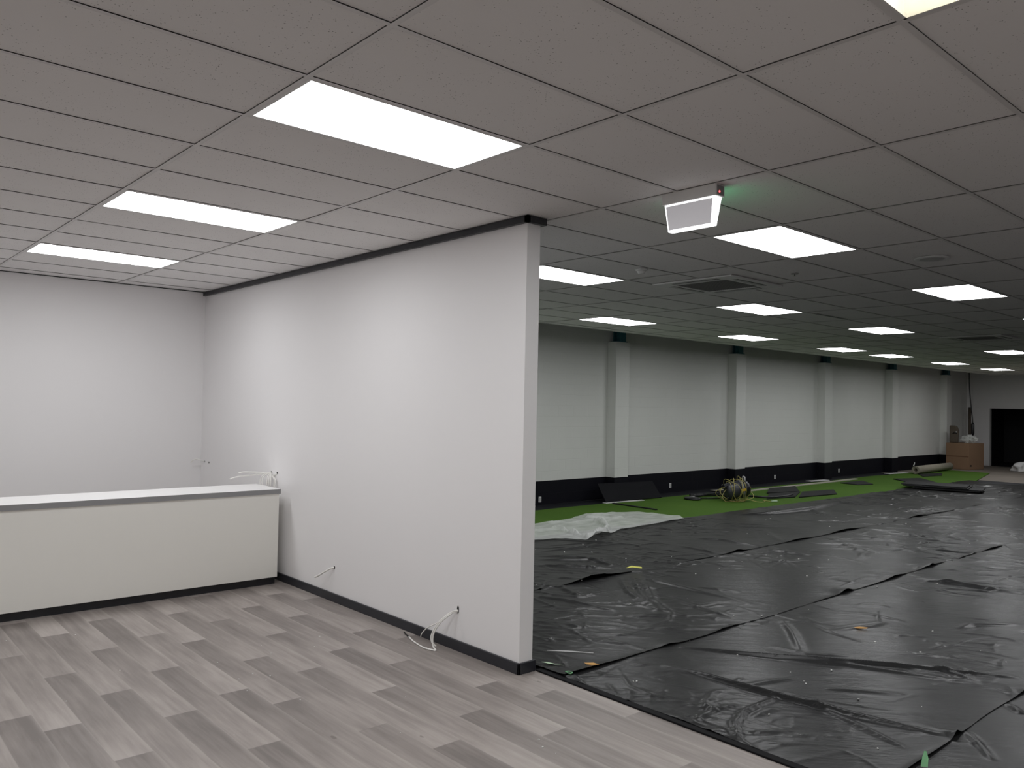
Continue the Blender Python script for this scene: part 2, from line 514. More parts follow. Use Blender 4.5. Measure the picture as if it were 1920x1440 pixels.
# wall angles: along the hall edge, the far edge and the office back wall
wa = MB()
for x0, x1 in ((2.35, 7.0), (7.0, 16.0), (16.0, 25.0), (25.0, 28.32)):
    a, b = edge_y(x0), edge_y(x1)
    wa.quad((x0, a - 0.02, H - 0.001), (x0, a, H - 0.001), (x1, b, H - 0.001), (x1, b - 0.02, H - 0.001))
    wa.quad((x0, a, H - 0.001), (x0, a, H + 0.045), (x1, b, H + 0.045), (x1, b, H - 0.001))
wa.quad((28.32, YN, H - 0.001), (28.32, YN, H + 0.045), (28.32, 6.45, H + 0.045), (28.32, 6.45, H - 0.001))
wa.build('edge_trim', M['tbar'], ceil)
struct(MB().box(XL, 2.17, YB - 0.006, YB, H - 0.006, H + 0.001).build('trim_4', M['black']))

# ---------------------------------------------------------------- ceiling lights
def make_light():
    t = empty('ceiling_light', (0.6, 0.3, H))
    f = MB()
    f.box(-0.588, -0.574, -0.288, 0.288, -0.001, 0.05); f.box(0.574, 0.588, -0.288, 0.288, -0.001, 0.05)
    f.box(-0.574, 0.574, -0.288, -0.274, -0.001, 0.05); f.box(-0.574, 0.574, 0.274, 0.288, -0.001, 0.05)
    f.box(-0.588, 0.588, -0.288, 0.288, 0.05, 0.055)
    f.build('frame', M['wmetal'], t)
    d = MB()
    d.quad((-0.574, -0.274, 0.002), (-0.574, 0.274, 0.002), (0.574, 0.274, 0.002), (0.574, -0.274, 0.002))
    d.build('diffuser', M['led'], t)
    return t
LBL = {(0, 0): 'white LED ceiling panel in the office, largest and nearest of the lit row',
       (0, 4): 'white LED ceiling panel in the office, middle of the row of three',
       (0, 8): 'white LED ceiling panel in the office, closest to the back wall',
       (3, 0): 'white LED ceiling panel directly behind the hanging exit sign',
       (3, 4): 'white LED ceiling panel partly hidden by the partition end, above the block wall',
       (6, 0): 'white LED ceiling panel on the right between the round speaker and the doorway',
       (6, 4): 'white LED ceiling panel just beyond the ceiling cassette',
       (6, 8): 'white LED ceiling panel above the first pier, beside the partition edge',
       (9, 0): 'white LED ceiling panel cut off by the right frame edge',
       (9, 4): 'white LED ceiling panel in the middle row, second beyond the cassette',
       (9, 8): 'white LED ceiling panel above the second pier of the block wall',
       (12, 8): 'white LED ceiling panel above the third pier of the block wall',
       (14, 4): 'white LED ceiling panel at the far right of the middle row',
       (14, 8): 'white LED ceiling panel above the fourth pier of the block wall',
       (17, 8): 'white LED ceiling panel above the last pier of the block wall',
       (20, 8): 'small white LED ceiling panel farthest down the hall, over the doorway'}
proto = None
for uv in LIGHTS + OFF:
    o = make_light() if proto is None else copy_tree(proto)
    proto = proto or o
    o.location = (uv[0] * 1.2 + 0.6, uv[1] * 0.6 + 0.3, H)
    tag(o, LBL.get(uv, 'unseen white LED ceiling panel outside the picture or behind the partition, most of these added for light'), 'ceiling light',
        'recessed LED panels in the ceiling' if uv in LBL else 'LED panels out of sight')
# the open troffer at the top edge
t = empty('open_troffer', (0.6, -2.1, H))
tag(t, 'open warm-toned recessed light at the top right with its diffuser missing', 'ceiling light')
b = MB()
x0, x1, y0, y1 = -0.588, 0.588, -0.288, 0.288
for p, q in (((x0, y0), (x1, y0)), ((x1, y0), (x1, y1)), ((x1, y1), (x0, y1)), ((x0, y1), (x0, y0))):
    b.quad((*p, 0), (*q, 0), (*q, 0.12), (*p, 0.12))
b.quad((x0, y0, 0.12), (x0, y1, 0.12), (x1, y1, 0.12), (x1, y0, 0.12))
b.build('housing', M['wmetal'], t)
b = MB()
b.box(x0, x1, y0, y0 + 0.01, -0.002, 0.012); b.box(x0, x1, y1 - 0.01, y1, -0.002, 0.012); b.box(x0, x0 + 0.01, y0, y1, -0.002, 0.012); b.box(x1 - 0.01, x1, y0, y1, -0.002, 0.012)
b.build('rim', M['wmetal'], t)
for yy in (-0.15, 0.0, 0.15):
    MB().tube([(-0.5, yy, 0.085), (0.5, yy, 0.085)], 0.016, 10, steps=1).build('lamp_tube', M['warm'], t)
b = MB()
for k in range(14):
    xx = -0.5 + k * 0.075
    b.box(xx, xx + 0.004, -0.2, 0.2, 0.035, 0.065)
b.build('louvre', M['wmetal'], t)

# ---------------------------------------------------------------- exit sign
t = empty('exit_sign', (2.435, -0.09, H))
tag(t, 'box exit sign hung from the ceiling grid, blank white lit face towards the office', 'exit sign')
MB().box(-0.045, 0.045, -0.19, 0.19, -0.068, 0.0).build('housing', M['wmetal'], t, bevel=0.003)
b = MB()
i = len(b.v)
top, bot = -0.068, -0.232
T = [(-0.036, -0.178), (0.036, -0.178), (0.036, 0.178), (-0.036, 0.178)]
B = [(-0.022, -0.155), (0.022, -0.155), (0.022, 0.16), (-0.022, 0.16)]
b.v = [(*p, top) for p in T] + [(*p, bot) for p in B]
b.f = [(0, 1, 2, 3), (4, 7, 6, 5), (0, 4, 5, 1), (1, 5, 6, 2), (2, 6, 7, 3), (3, 7, 4, 0)]
b.sm = [False] * 6
b.build('light_box', emit('exit_box_glow', (0.97, 0.98, 1.0), 1.6), t, bevel=0.004)
def trap(side, name, mat, inset, off):
    a = MB()
    k = 0 if side < 0 else 1
    def at(f, s):
        z = top + (bot - top) * f
        xx = (T[k][0] + (B[k][0] - T[k][0]) * f) + side * off
        ya = T[0][1] + (B[0][1] - T[0][1]) * f; yb = T[2][1] + (B[2][1] - T[2][1]) * f
        return (xx, ya + inset if s else yb - inset, z)
    q = [at(0.07, 1), at(0.07, 0), at(0.93, 0), at(0.93, 1)]
    a.v = q + [(p[0] + side * 0.002, p[1], p[2]) for p in q]
    a.f = [(0, 1, 2, 3), (7, 6, 5, 4), (0, 4, 5, 1), (1, 5, 6, 2), (2, 6, 7, 3), (3, 7, 4, 0)]
    a.sm = [False] * 6
    return a.build(name, mat, t)
o = trap(-1, 'blank_panel', emit('backlit_blank_panel', (0.92, 0.9, 1.0), 0.14), 0.012, 0.001)
o['label'] = 'blank pale panel of the side facing the office'
o = trap(1, 'legend_panel', emit('exit_green_glow', (0.05, 0.9, 0.3), 2.0), 0.012, 0.001)
o['label'] = 'green glowing side facing the hall'
MB().lathe([(0.006, 0), (0.006, 0.008), (0.002, 0.01)], Matrix.Translation((-0.015, -0.19, -0.045)) @ Matrix.Rotation(math.pi / 2, 4, 'X'), 10).build('indicator_lamp', emit('red_indicator', (1, 0.1, 0.12), 1.5), t)
MB().box(-0.032, 0.03, -0.194, -0.19, -0.06, -0.008).build('test_switch_plate', M['grey'], t)

# ---------------------------------------------------------------- ceiling cassettes and small ceiling fittings
def make_cassette():
    t = empty('ceiling_cassette', (0, 0, H))
    b = MB()
    b.box(-0.475, 0.475, -0.475, -0.30, -0.018, -0.001); b.box(-0.475, 0.475, 0.30, 0.475, -0.018, -0.001)
    b.box(-0.475, -0.30, -0.30, 0.30, -0.018, -0.001); b.box(0.30, 0.475, -0.30, 0.30, -0.018, -0.001)
    b.build('fascia', M['wplastic'], t, bevel=0.006)
    g = MB()
    g.box(-0.30, 0.30, -0.30, 0.30, -0.012, -0.006)
    for k in range(24):
        yy = -0.285 + k * 0.0245
        g.box(-0.28, 0.28, yy, yy + 0.008, -0.017, -0.012)
    g.build('intake_grille', M['grey'], t)
    for k in range(4):
        R = Matrix.Rotation(k * math.pi / 2, 4, 'Z')
        s_ = MB(); s_.box(-0.27, 0.27, 0.345, 0.415, -0.0195, -0.0175, R)
        a = s_.build('air_slot', M['hole'], t)
        f = MB(); f.box(-0.265, 0.265, 0.352, 0.402, -0.0225, -0.0198, R)
        f.build('louvre_flap', M['lgrey'], a)
    return t
c0 = make_cassette(); c0.location = (5.62, 1.88, H)
tag(c0, 'square ceiling cassette unit with dark grille, the nearer and clearer one', 'air conditioner', 'ceiling cassette units')
c1 = copy_tree(c0); c1.location = (13.45, 1.95, H)
tag(c1, 'faint square ceiling cassette far down the hall at the right', 'air conditioner', 'ceiling cassette units')
t = empty('smoke_detector', (4.36, 1.86, H))
tag(t, 'small white dome smoke detector on the ceiling left of the cassette', 'smoke detector')
MB().lathe([(0.055, 0), (0.055, -0.014), (0.04, -0.02)][::-1]).build('base', M['wplastic'], t)
MB().lathe([(0.012, -0.048), (0.03, -0.044), (0.038, -0.03), (0.04, -0.02)]).build('sensor_head', M['wplastic'], t)
t = empty('ceiling_speaker', (5.54, -0.26, H))
tag(t, 'round flush ceiling speaker near the right side of the ceiling', 'speaker')
MB().lathe([(0.10, -0.010), (0.13, -0.008), (0.135, 0.0)], seg=36).build('rim', M['wplastic'], t)
MB().lathe([(0.02, -0.011), (0.095, -0.010), (0.1, -0.008)], seg=36).build('grille', M['lgrey'], t)
t = empty('sprinkler_head', (5.52, 0.96, H))
tag(t, 'tiny metal sprinkler head on the ceiling right of the cassette', 'sprinkler')
MB().lathe([(0.032, -0.006), (0.036, 0.0)]).build('escutcheon', M['lgrey'], t)
MB().lathe([(0.012, -0.022), (0.012, -0.020), (0.005, -0.019), (0.005, -0.006)]).build('deflector', simple('chrome', (0.7, 0.7, 0.7), 0.25, 1.0), t)
struct(MB().box(8.66, 9.52, 2.352, 2.388, H - 0.003, H + 0.001).build('tile_gap_dark', M['black']))  # black strip stands in for the dark gap at a tile edge

# ================================================================ THE OFFICE SIDE
t = empty('reception_counter', (0.6, 4.78, 0))
tag(t, 'long white reception counter with grey-edged top and black kickboard', 'counter')
YC = 4.52
cx, cy = 0.6, 4.78
def rel(m, x0, x1, y0, y1, z0, z1):
    return m.box(x0 - cx, x1 - cx, y0 - cy, y1 - cy, z0, z1)
rel(MB(), -1.6, 2.1, YC, 5.03, 0.072, 0.885).build('body_panel', M['counter'], t, bevel=0.002)
rel(MB(), -1.6, 2.09, YC + 0.03, 5.0, 0.0, 0.072).build('kickboard', M['black'], t)
ct = rel(MB(), -1.602, 2.108, YC - 0.012, 5.08, 0.885, 0.934).build('countertop', M['ctop'], t, bevel=0.0015)
rel(MB(), -1.6, 2.11, YC - 0.0145, YC - 0.0115, 0.886, 0.932).build('edge_strip', M['edge'], ct)

# holes and cables of the partition
def hole(y, z, r=0.011, zs=1.0):
    MB().lathe([(r, 0.0), (r, 0.0015)], Matrix.Translation((XP, y, z)) @ Matrix.Diagonal((1, 1, zs, 1)) @ Matrix.Rotation(-math.pi / 2, 4, 'Y'), 14).build('cable_hole', M['hole'], part)
hole(3.583, 0.304, 0.014); hole(1.763, 0.295, 0.012, 2.4)
hole(4.92, 1.06, 0.016, 0.8); hole(4.785, 1.063, 0.015, 0.8); hole(6.735, 1.05); hole(6.60, 1.047)
def cable(pts, label, group, r=0.0036, steps=8, name='loose_cable'):
    o = MB().tube(pts, r, 8, steps=steps).build(name, M['cable'], origin=pts[0])
    return tag(o, label, 'cable', group)
G1 = 'loose white cables at the partition foot'
cable([(2.2, 3.583, 0.304), (2.175, 3.61, 0.292), (2.15, 3.68, 0.252), (2.135, 3.75, 0.212), (2.125, 3.80, 0.190)],
      'short white cable sticking out of the partition between counter and partition end', G1, 0.0085)
cable([(2.2, 1.763, 0.283), (2.17, 1.79, 0.27), (2.11, 1.85, 0.20), (2.075, 1.89, 0.11), (2.065, 1.88, 0.03), (2.062, 1.84, 0.006), (2.045, 1.87, 0.006), (2.03, 1.95, 0.006), (2.06, 2.12, 0.006), (2.10, 2.24, 0.006)],
      'longest white cable from the partition hole, its loop lying on the plank floor', G1, 0.0058)
cable([(2.2, 1.758, 0.292), (2.165, 1.80, 0.272), (2.12, 1.89, 0.185), (2.09, 1.93, 0.10), (2.085, 1.925, 0.045), (2.10, 1.89, 0.015)],
      'white cable from the partition hole hanging down to the black skirting', G1, 0.0058)
cable([(2.2, 1.768, 0.288), (2.16, 1.82, 0.262), (2.12, 1.90, 0.185), (2.10, 2.00, 0.13), (2.10, 2.07, 0.07), (2.11, 2.10, 0.035)],
      'thin white cable from the partition hole curling away to the left', G1, 0.0042)
o = MB().tube([(2.10, 2.24, 0.006), (2.115, 2.30, 0.007), (2.13, 2.35, 0.012)], 0.005, 6, steps=3).build('cable_end', M['hole'], origin=(2.10, 2.24, 0.006))
tag(o, 'stripped dark end of the white cable on the plank floor', 'cable end')
G2 = 'white cables at the counter end'
cable([(2.2, 4.92, 1.06), (2.14, 4.935, 1.055), (2.04, 4.97, 1.065), (1.95, 5.01, 1.068), (1.90, 5.04, 1.06)],
      'upper white cable reaching out to the left over the counter end', G2, 0.0068)
cable([(2.2, 4.915, 1.055), (2.13, 4.94, 1.05), (2.02, 4.99, 1.035), (1.91, 5.05, 1.02), (1.83, 5.09, 0.995)],
      'lower white cable reaching out to the left over the counter end', G2, 0.0068)
for k in range(7):
    y0 = 4.93 - 0.022 * k if k < 5 else 4.79 - 0.012 * (k - 5)
    dx = (0.10, 0.085, 0.06, 0.05, 0.04, 0.03, 0.022)[k]
    zz = 1.05 - 0.004 * k
    cable([(2.2, 4.92 if k < 5 else 4.787, 1.055), (2.2 - dx * 0.6, 0.5 * (4.92 + y0), zz), (2.2 - dx, y0 + (0.03 if k < 2 else 0.0), 0.99), (2.185 - dx * 0.75, y0 + (0.035 if k < 2 else 0.0), 0.86), (2.19 - dx * 0.7, y0, 0.55)],
          'white cable hanging straight down behind the counter end', 'hanging cables behind the counter', 0.0058)
cable([(2.2, 6.735, 1.05), (2.15, 6.76, 1.07), (2.10, 6.79, 1.075), (2.06, 6.81, 1.04)], 'short wire poking from the partition at the back corner', G2, 0.0055)

# ================================================================ THE HALL FLOOR
def edge_noise(x, seed, amp):
    r = np.random.RandomState(seed)
    y = np.zeros_like(x)
    for k in range(9):
        f = r.uniform(0.6, 7.0); y += np.sin(x * f + r.uniform(0, 6.28)) / (0.6 + f * 0.55)
    return amp * y

FOLDS = {   # creases across each sheet: (polyline, height, width)
    0: [
        ([(4.22, -1.22), (4.09, -1.34)], 0.014, 0.016),
        ([(3.53, -1.22), (3.22, -1.45)], 0.012, 0.016),
    ],
    1: [
        ([(3.55, 0.78), (3.73, 0.45), (3.9, 0.16), (4.12, -0.14), (4.35, -0.41), (4.83, -1.13)], 0.028, 0.02),
        ([(3.86, 0.14), (4.13, -0.23), (4.26, -0.54), (4.47, -0.99)], 0.014, 0.016),
        ([(4.92, 0.72), (4.6, 0.44), (4.13, 0.1)], 0.012, 0.015),
        ([(3.08, 0.58), (3.14, 0.36), (3.16, 0.01), (3.19, -0.31), (3.23, -0.57), (3.29, -0.87), (3.35, -1.18)], 0.026, 0.019),
        ([(2.4, -0.16), (2.68, -0.13), (2.87, -0.17)], 0.012, 0.014),
        ([(2.39, -0.47), (2.6, -0.32), (2.78, -0.26), (3.2, -0.26)], 0.014, 0.014),
        ([(2.92, 0.05), (2.7, -0.04), (2.64, -0.15)], 0.008, 0.012),
        ([(3.55, -0.36), (3.85, -0.75)], 0.009, 0.012),
        ([(7.66, 0.67), (7.72, 0.34), (7.72, -0.04), (7.78, -0.3)], 0.022, 0.02),
        ([(7.64, 0.44), (8.12, -0.04)], 0.009, 0.014),
        ([(5.68, 0.39), (5.7, -0.01)], 0.009, 0.012),
        ([(5.83, -0.37), (6.06, -0.4), (6.41, -0.69)], 0.016, 0.015),
        ([(4.82, 0.26), (5.29, 0.1), (5.55, 0.1)], 0.009, 0.012),
        ([(5.95, 0.52), (6.13, 0.3)], 0.008, 0.012),
        ([(4.13, 0.1), (4.36, -0.16)], 0.008, 0.011),
        ([(4.11, 0.36), (4.15, 0.04)], 0.008, 0.011),
        ([(3.24, -0.41), (3.12, -0.79), (3.01, -1.11)], 0.01, 0.012),
        ([(3.17, 0.0), (3.61, -0.15)], 0.009, 0.012),
        ([(9.6, 0.91), (9.48, 0.57)], 0.008, 0.012),
        ([(4.59, -0.57), (4.51, -0.96)], 0.012, 0.014),
        ([(2.54, -0.46), (2.73, -0.57)], 0.007, 0.01),
        ([(2.73, -0.33), (3.02, -0.35)], 0.007, 0.01),
    ],
    2: [
        ([(7.89, 2.65), (7.92, 2.07)], 0.014, 0.016),
        ([(7.89, 2.65), (7.04, 1.76)], 0.01, 0.014),
        ([(8.74, 2.66), (9.1, 2.2), (8.77, 1.72), (8.14, 1.54)], 0.012, 0.015),
        ([(9.49, 2.66), (9.08, 1.97)], 0.01, 0.014),
        ([(8.65, 2.27), (8.85, 1.9), (8.37, 1.58)], 0.008, 0.012),
        ([(5.35, 2.62), (5.19, 2.21), (5.19, 1.37), (5.13, 1.1)], 0.01, 0.013),
        ([(5.22, 2.63), (4.62, 2.0), (4.14, 1.4)], 0.014, 0.018),
        ([(5.06, 2.67), (4.6, 2.15), (4.34, 1.7)], 0.014, 0.018),
        ([(5.29, 2.53), (4.54, 1.8), (4.23, 1.33)], 0.012, 0.016),
        ([(3.77, 2.57), (3.88, 2.3), (3.92, 1.91), (3.95, 1.71)], 0.014, 0.014),
        ([(4.29, 2.8), (4.18, 2.6), (4.07, 2.28)], 0.014, 0.014),
        ([(4.07, 2.28), (4.37, 2.32)], 0.008, 0.012),
        ([(3.82, 1.64), (4.27, 1.36)], 0.01, 0.013),
        ([(4.68, 1.69), (4.59, 0.95)], 0.008, 0.011),
        ([(10.8, 2.64), (10.73, 1.91)], 0.02, 0.02),
        ([(8.38, 1.07), (8.63, 0.69)], 0.012, 0.016),
        ([(9.69, 1.3), (9.88, 0.75)], 0.012, 0.018),
        ([(10.28, 1.63), (10.57, 1.21)], 0.012, 0.018),
        ([(6.84, 1.22), (6.83, 0.84)], 0.008, 0.013),
        ([(5.35, 1.87), (5.5, 1.48)], 0.008, 0.012),
        ([(2.62, 1.28), (2.87, 1.01)], 0.007, 0.011),
        ([(3.14, 1.29), (3.27, 1.06)], 0.007, 0.011),
        ([(3.77, 1.19), (4.28, 0.78)], 0.007, 0.011),
    ],
    3: [
        ([(7.79, 3.63), (7.97, 3.37), (7.97, 2.76)], 0.016, 0.016),
        ([(7.14, 3.46), (7.07, 2.73)], 0.008, 0.013),
        ([(9.72, 4.79), (9.72, 4.44)], 0.008, 0.014),
        ([(10.37, 4.66), (11.23, 4.37), (12.29, 4.29), (13.99, 4.6)], 0.045, 0.03),
        ([(9.22, 3.78), (9.09, 3.57), (8.04, 2.75)], 0.01, 0.016),
        ([(9.35, 3.54), (8.56, 2.83)], 0.012, 0.016),
        ([(12.25, 4.32), (11.76, 3.82)], 0.014, 0.018),
        ([(5.99, 4.89), (6.36, 4.25), (6.73, 3.75)], 0.012, 0.02),
        ([(5.32, 4.19), (6.12, 4.07), (6.61, 3.91)], 0.012, 0.02),
        ([(4.97, 3.83), (5.49, 3.45), (5.39, 2.88)], 0.018, 0.022),
        ([(4.74, 3.58), (5.13, 3.2), (5.31, 2.89)], 0.018, 0.022),
        ([(5.14, 4.0), (5.51, 3.68), (5.53, 3.23)], 0.014, 0.02),
        ([(16.31, 4.68), (16.67, 3.99), (16.43, 3.47)], 0.02, 0.025),
    ],
}
def sheet(idx, y0, y1, x0, x1, z, label, lift):
    xs = [x0]
    while xs[-1] < x1:
        d = math.hypot(xs[-1] + 1.47, 0.5 * (y0 + y1) + 2.9)
        xs.append(xs[-1] + max(0.011, 0.0022 * d))
    xs = np.array(xs); xs = x0 + (xs - x0) * (x1 - x0) / (xs[-1] - x0)
    ny = max(40, int((y1 - y0) / 0.0135))
    t = np.linspace(0, 1, ny)
    ylo = y0 + edge_noise(xs, 50 + idx, 0.006); yhi = y1 + edge_noise(xs, 80 + idx, 0.008)
    X = np.repeat(xs[:, None], ny, 1)
    Y = ylo[:, None] + (yhi - ylo)[:, None] * t[None]
    X = X + edge_noise(Y.ravel(), 120 + idx, 0.006).reshape(Y.shape) * np.clip((X - x0) / 3, -1, 1)
    # far end is ragged
    X = X + np.where(X > x1 - 3, (X - (x1 - 3)) / 3, 0) * edge_noise(Y.ravel() * 1.2, 33 + idx, 0.35).reshape(Y.shape)
    Z = np.zeros_like(X)
    r = np.random.RandomState(300 + idx)
    for k in range(10):
        a = r.uniform(0, math.pi); f = r.uniform(1.5, 6)
        Z += 0.0011 * np.sin((X * math.cos(a) + Y * math.sin(a)) * f + r.uniform(0, 6.28))
    Z += 0.006
    def crease(P, amp, w):
        nonlocal Z
        P = np.array(P, float)
        L = np.r_[0, np.cumsum(np.hypot(*np.diff(P, axis=0).T))]
        lo = P.min(0) - 5 * w; hi = P.max(0) + 5 * w
        i0, i1 = np.searchsorted(xs, [lo[0], hi[0]])
        if i1 - i0 < 2:
            return
        x = X[i0:i1]; y = Y[i0:i1]
        best = np.full(x.shape, 1e9); s_ = np.zeros(x.shape); sg = np.zeros(x.shape)
        for j in range(len(P) - 1):
            a = P[j]; d = P[j + 1] - a; l2 = d @ d
            u = np.clip(((x - a[0]) * d[0] + (y - a[1]) * d[1]) / l2, 0, 1)
            dx = x - a[0] - u * d[0]; dy = y - a[1] - u * d[1]
            q = np.hypot(dx, dy)
            m = q < best
            best = np.where(m, q, best); s_ = np.where(m, (L[j] + u * (L[j + 1] - L[j])) / L[-1], s_)
            sg = np.where(m, np.sign(d[0] * dy - d[1] * dx), sg)
        ww = np.where(sg > 0, w, w * 0.8)
        Z[i0:i1] += amp * np.exp(-(best / ww) ** 2) * np.sin(np.pi * np.clip(s_, 0, 1)) ** 0.6
    for P, a, w in FOLDS.get(idx, []):
        dd = math.hypot(P[0][0] + 1.47, P[0][1] + 2.9)
        crease(P, a * 1.25, max(w, 0.0052 * dd))
    # scattered small creases, denser close to the tie-down points of the seams
    n = int(80 * (x1 - x0))
    for k in range(n):
        cx_ = x0 + (x1 - x0) * r.uniform() ** 1.35
        cy_ = r.uniform(y0, y1)
        pc = math.sin(cx_ * 2.3 + idx * 2) + math.sin(cy_ * 3.1 + cx_ * 0.9) + math.sin(cx_ * 0.8 - cy_ * 1.7 + idx)
        if pc < r.normal(0.1, 0.7): continue
        d = math.hypot(cx_ + 1.47, cy_ + 2.9)
        a = math.radians(r.normal(-48, 30)) if r.uniform() < 0.75 else r.uniform(0, math.pi)
        l = (r.uniform(0.08, 0.36) if r.uniform() < 0.8 else r.uniform(0.4, 1.1)) * (0.6 + d / 14)
        amp = r.uniform(0.0015, 0.0055) * (0.75 + d / 14); w = r.uniform(0.010, 0.019) * (0.6 + d / 11)
        bnd = r.normal(0, 0.12) * l
        c, s_ = math.cos(a), math.sin(a)
        crease([(cx_ - c * l / 2, cy_ - s_ * l / 2), (cx_ - s_ * bnd, cy_ + c * bnd), (cx_ + c * l / 2, cy_ + s_ * l / 2)], amp, w)
    # near edge lifts off the sheet below it in places
    for xa, hgt, wid in lift:
        Z += hgt * np.exp(-((X - xa) / wid) ** 2) * np.exp(-(Y - ylo[:, None]) / (0.05 + hgt * 1.6))
    nz = np.clip(edge_noise(xs, 200 + idx, 0.008), 0, 0.014)
    Z += nz[:, None] * np.exp(-(Y - ylo[:, None]) / 0.03)
    Z = np.maximum(Z, 0.003) + z
    nx = len(xs)
    V = np.stack([X, Y, Z], -1).reshape(-1, 3)
    ij = (np.arange(nx - 1)[:, None] * ny + np.arange(ny - 1)[None]).ravel()
    F = np.stack([ij, ij + ny, ij + ny + 1, ij + 1], -1)
    me = bpy.data.meshes.new('polythene_sheet')
    me.vertices.add(len(V)); me.vertices.foreach_set('co', V.ravel().astype(np.float32))
    me.loops.add(F.size); me.loops.foreach_set('vertex_index', F.ravel().astype(np.int32))
    me.polygons.add(len(F)); me.polygons.foreach_set('loop_start', np.arange(0, F.size, 4, dtype=np.int32))
    me.polygons.foreach_set('loop_total', np.full(len(F), 4, dtype=np.int32))
    me.update(calc_edges=True); me.validate()
    me.polygons.foreach_set('use_smooth', np.ones(len(F), bool))
    me.materials.append(M['poly'])
    o = bpy.data.objects.new('polythene_sheet', me)
    COL.objects.link(o)
    return tag(o, label, 'plastic sheet', 'black plastic sheets over the hall floor')
sheet(0, -3.3, -1.19, 2.388, 12.0, 0.000, 'black plastic sheet at the bottom right corner, nearest the camera', [])
sheet(1, -1.22, 0.86, 2.388, 21.0, 0.004, 'black plastic sheet running out from the partition end, alongside the plank floor', [(4.55, 0.012, 0.12), (3.4, 0.03, 0.05), (5.9, 0.01, 0.3)])
sheet(2, 0.83, 2.76, 2.388, 21.3, 0.008, 'black plastic sheet in the middle, behind the partition end', [(6.35, 0.035, 0.12), (8.4, 0.018, 0.2), (2.7, 0.01, 0.3), (7.5, 0.016, 0.2), (3.5, 0.015, 0.1), (10.5, 0.016, 0.3)])
sheet(3, 2.73, 4.98, 2.388, 21.8, 0.012, 'black plastic sheet farthest across the hall, bordering the green turf', [(4.75, 0.035, 0.30), (7.4, 0.022, 0.12), (8.9, 0.018, 0.25), (10.4, 0.018, 0.4), (13.0, 0.022, 0.4)])

# green turf strip
b = MB()
n = 60
tx = [2.4 + (25.6 - 2.4) * i / n for i in range(n + 1)]
i0 = 0
for x in tx:
    lo = 4.7 if x < 21.5 else 4.7 + (x - 21.5) * 0.22
    hi = 7.03 + 0.03 * math.sin(x * 1.3) + 0.02 * math.sin(x * 3.1)
    b.v += [(x, lo, -0.004), (x, lo, 0.014), (x, hi, 0.014), (x, hi, -0.004)]
for i in range(n):
    for k in range(3):
        a = i * 4 + k
        b.f.append((a, a + 4, a + 5, a + 1)); b.sm.append(False)
b.f += [(0, 1, 2, 3), (n * 4 + 3, n * 4 + 2, n * 4 + 1, n * 4)]; b.sm += [False, False]
tag(b.build('turf_strip', M['turf']), 'long strip of green artificial turf along the block wall', 'artificial turf')

# cloudy plastic sheet lying half on the turf
poly = [(4.9, 5.95), (5.6, 5.85), (6.274, 5.80), (6.791, 5.80), (7.15, 5.84), (7.582, 5.86), (8.283, 6.13), (8.8, 5.98), (9.20, 5.80), (9.30, 5.35), (9.353, 5.05), (9.20, 4.86), (8.5, 4.79), (7.78, 4.73), (7.51, 4.72), (6.95, 4.50), (6.455, 4.36), (6.353, 4.36), (6.25, 4.62), (5.9, 4.72), (5.4, 4.80), (4.9, 4.9)]
bm = bmesh.new()
vs = [bm.verts.new((x, y, 0)) for x, y in poly]
bm.faces.new(vs)
bmesh.ops.triangulate(bm, faces=bm.faces[:])
for _ in range(6):
    bmesh.ops.subdivide_edges(bm, edges=[e for e in bm.edges if e.calc_length() > 0.045], cuts=1, use_grid_fill=False)
    bmesh.ops.triangulate(bm, faces=[f for f in bm.faces if len(f.verts) > 3])
from mathutils import noise as mn
ridges = [([(7.65, 5.35), (7.45, 4.98), (7.2, 4.72), (6.95, 4.55), (6.6, 4.42), (6.45, 4.40)], 0.10, 0.07), ([(6.45, 4.40), (6.55, 4.75), (6.62, 5.05)], 0.07, 0.05), ([(7.9, 5.75), (8.1, 5.5), (7.65, 5.35)], 0.05, 0.06), ([(7.0, 5.7), (7.4, 5.5), (8.4, 5.5)], 0.03, 0.06), ([(6.0, 5.4), (6.6, 5.25), (6.9, 5.4)], 0.03, 0.06), ([(8.2, 5.95), (8.7, 5.7)], 0.03, 0.05)]
for v in bm.verts:
    x, y = v.co.x, v.co.y
    z = 0.037 + 0.012 * abs(mn.noise(Vector((x * 2.1, y * 3.5, 0)))) + 0.01 * mn.noise(Vector((x * 6, y * 8, 4)))
    for P, a, w in ridges:
        for j in range(len(P) - 1):
            A = Vector(P[j]); d = Vector(P[j + 1]) - A
            q = Vector((x, y)) - A
            u = min(1, max(0, q.dot(d) / d.length_squared))
            z = max(z, 0.037 + 1.35 * a * math.exp(-((q - d * u).length / (0.6 * w)) ** 2) * (0.75 + 0.5 * mn.noise(Vector((x * 5, y * 5, 9)))))
    v.co.z = z
me = bpy.data.meshes.new('clear_plastic_sheet')
bm.to_mesh(me); bm.free()
me.materials.append(M['clear'])
me.polygons.foreach_set('use_smooth', [True] * len(me.polygons))
o = bpy.data.objects.new('clear_plastic_sheet', me); COL.objects.link(o)
tag(o, 'crumpled cloudy clear plastic sheet lying across the turf edge beside the partition', 'plastic sheet')

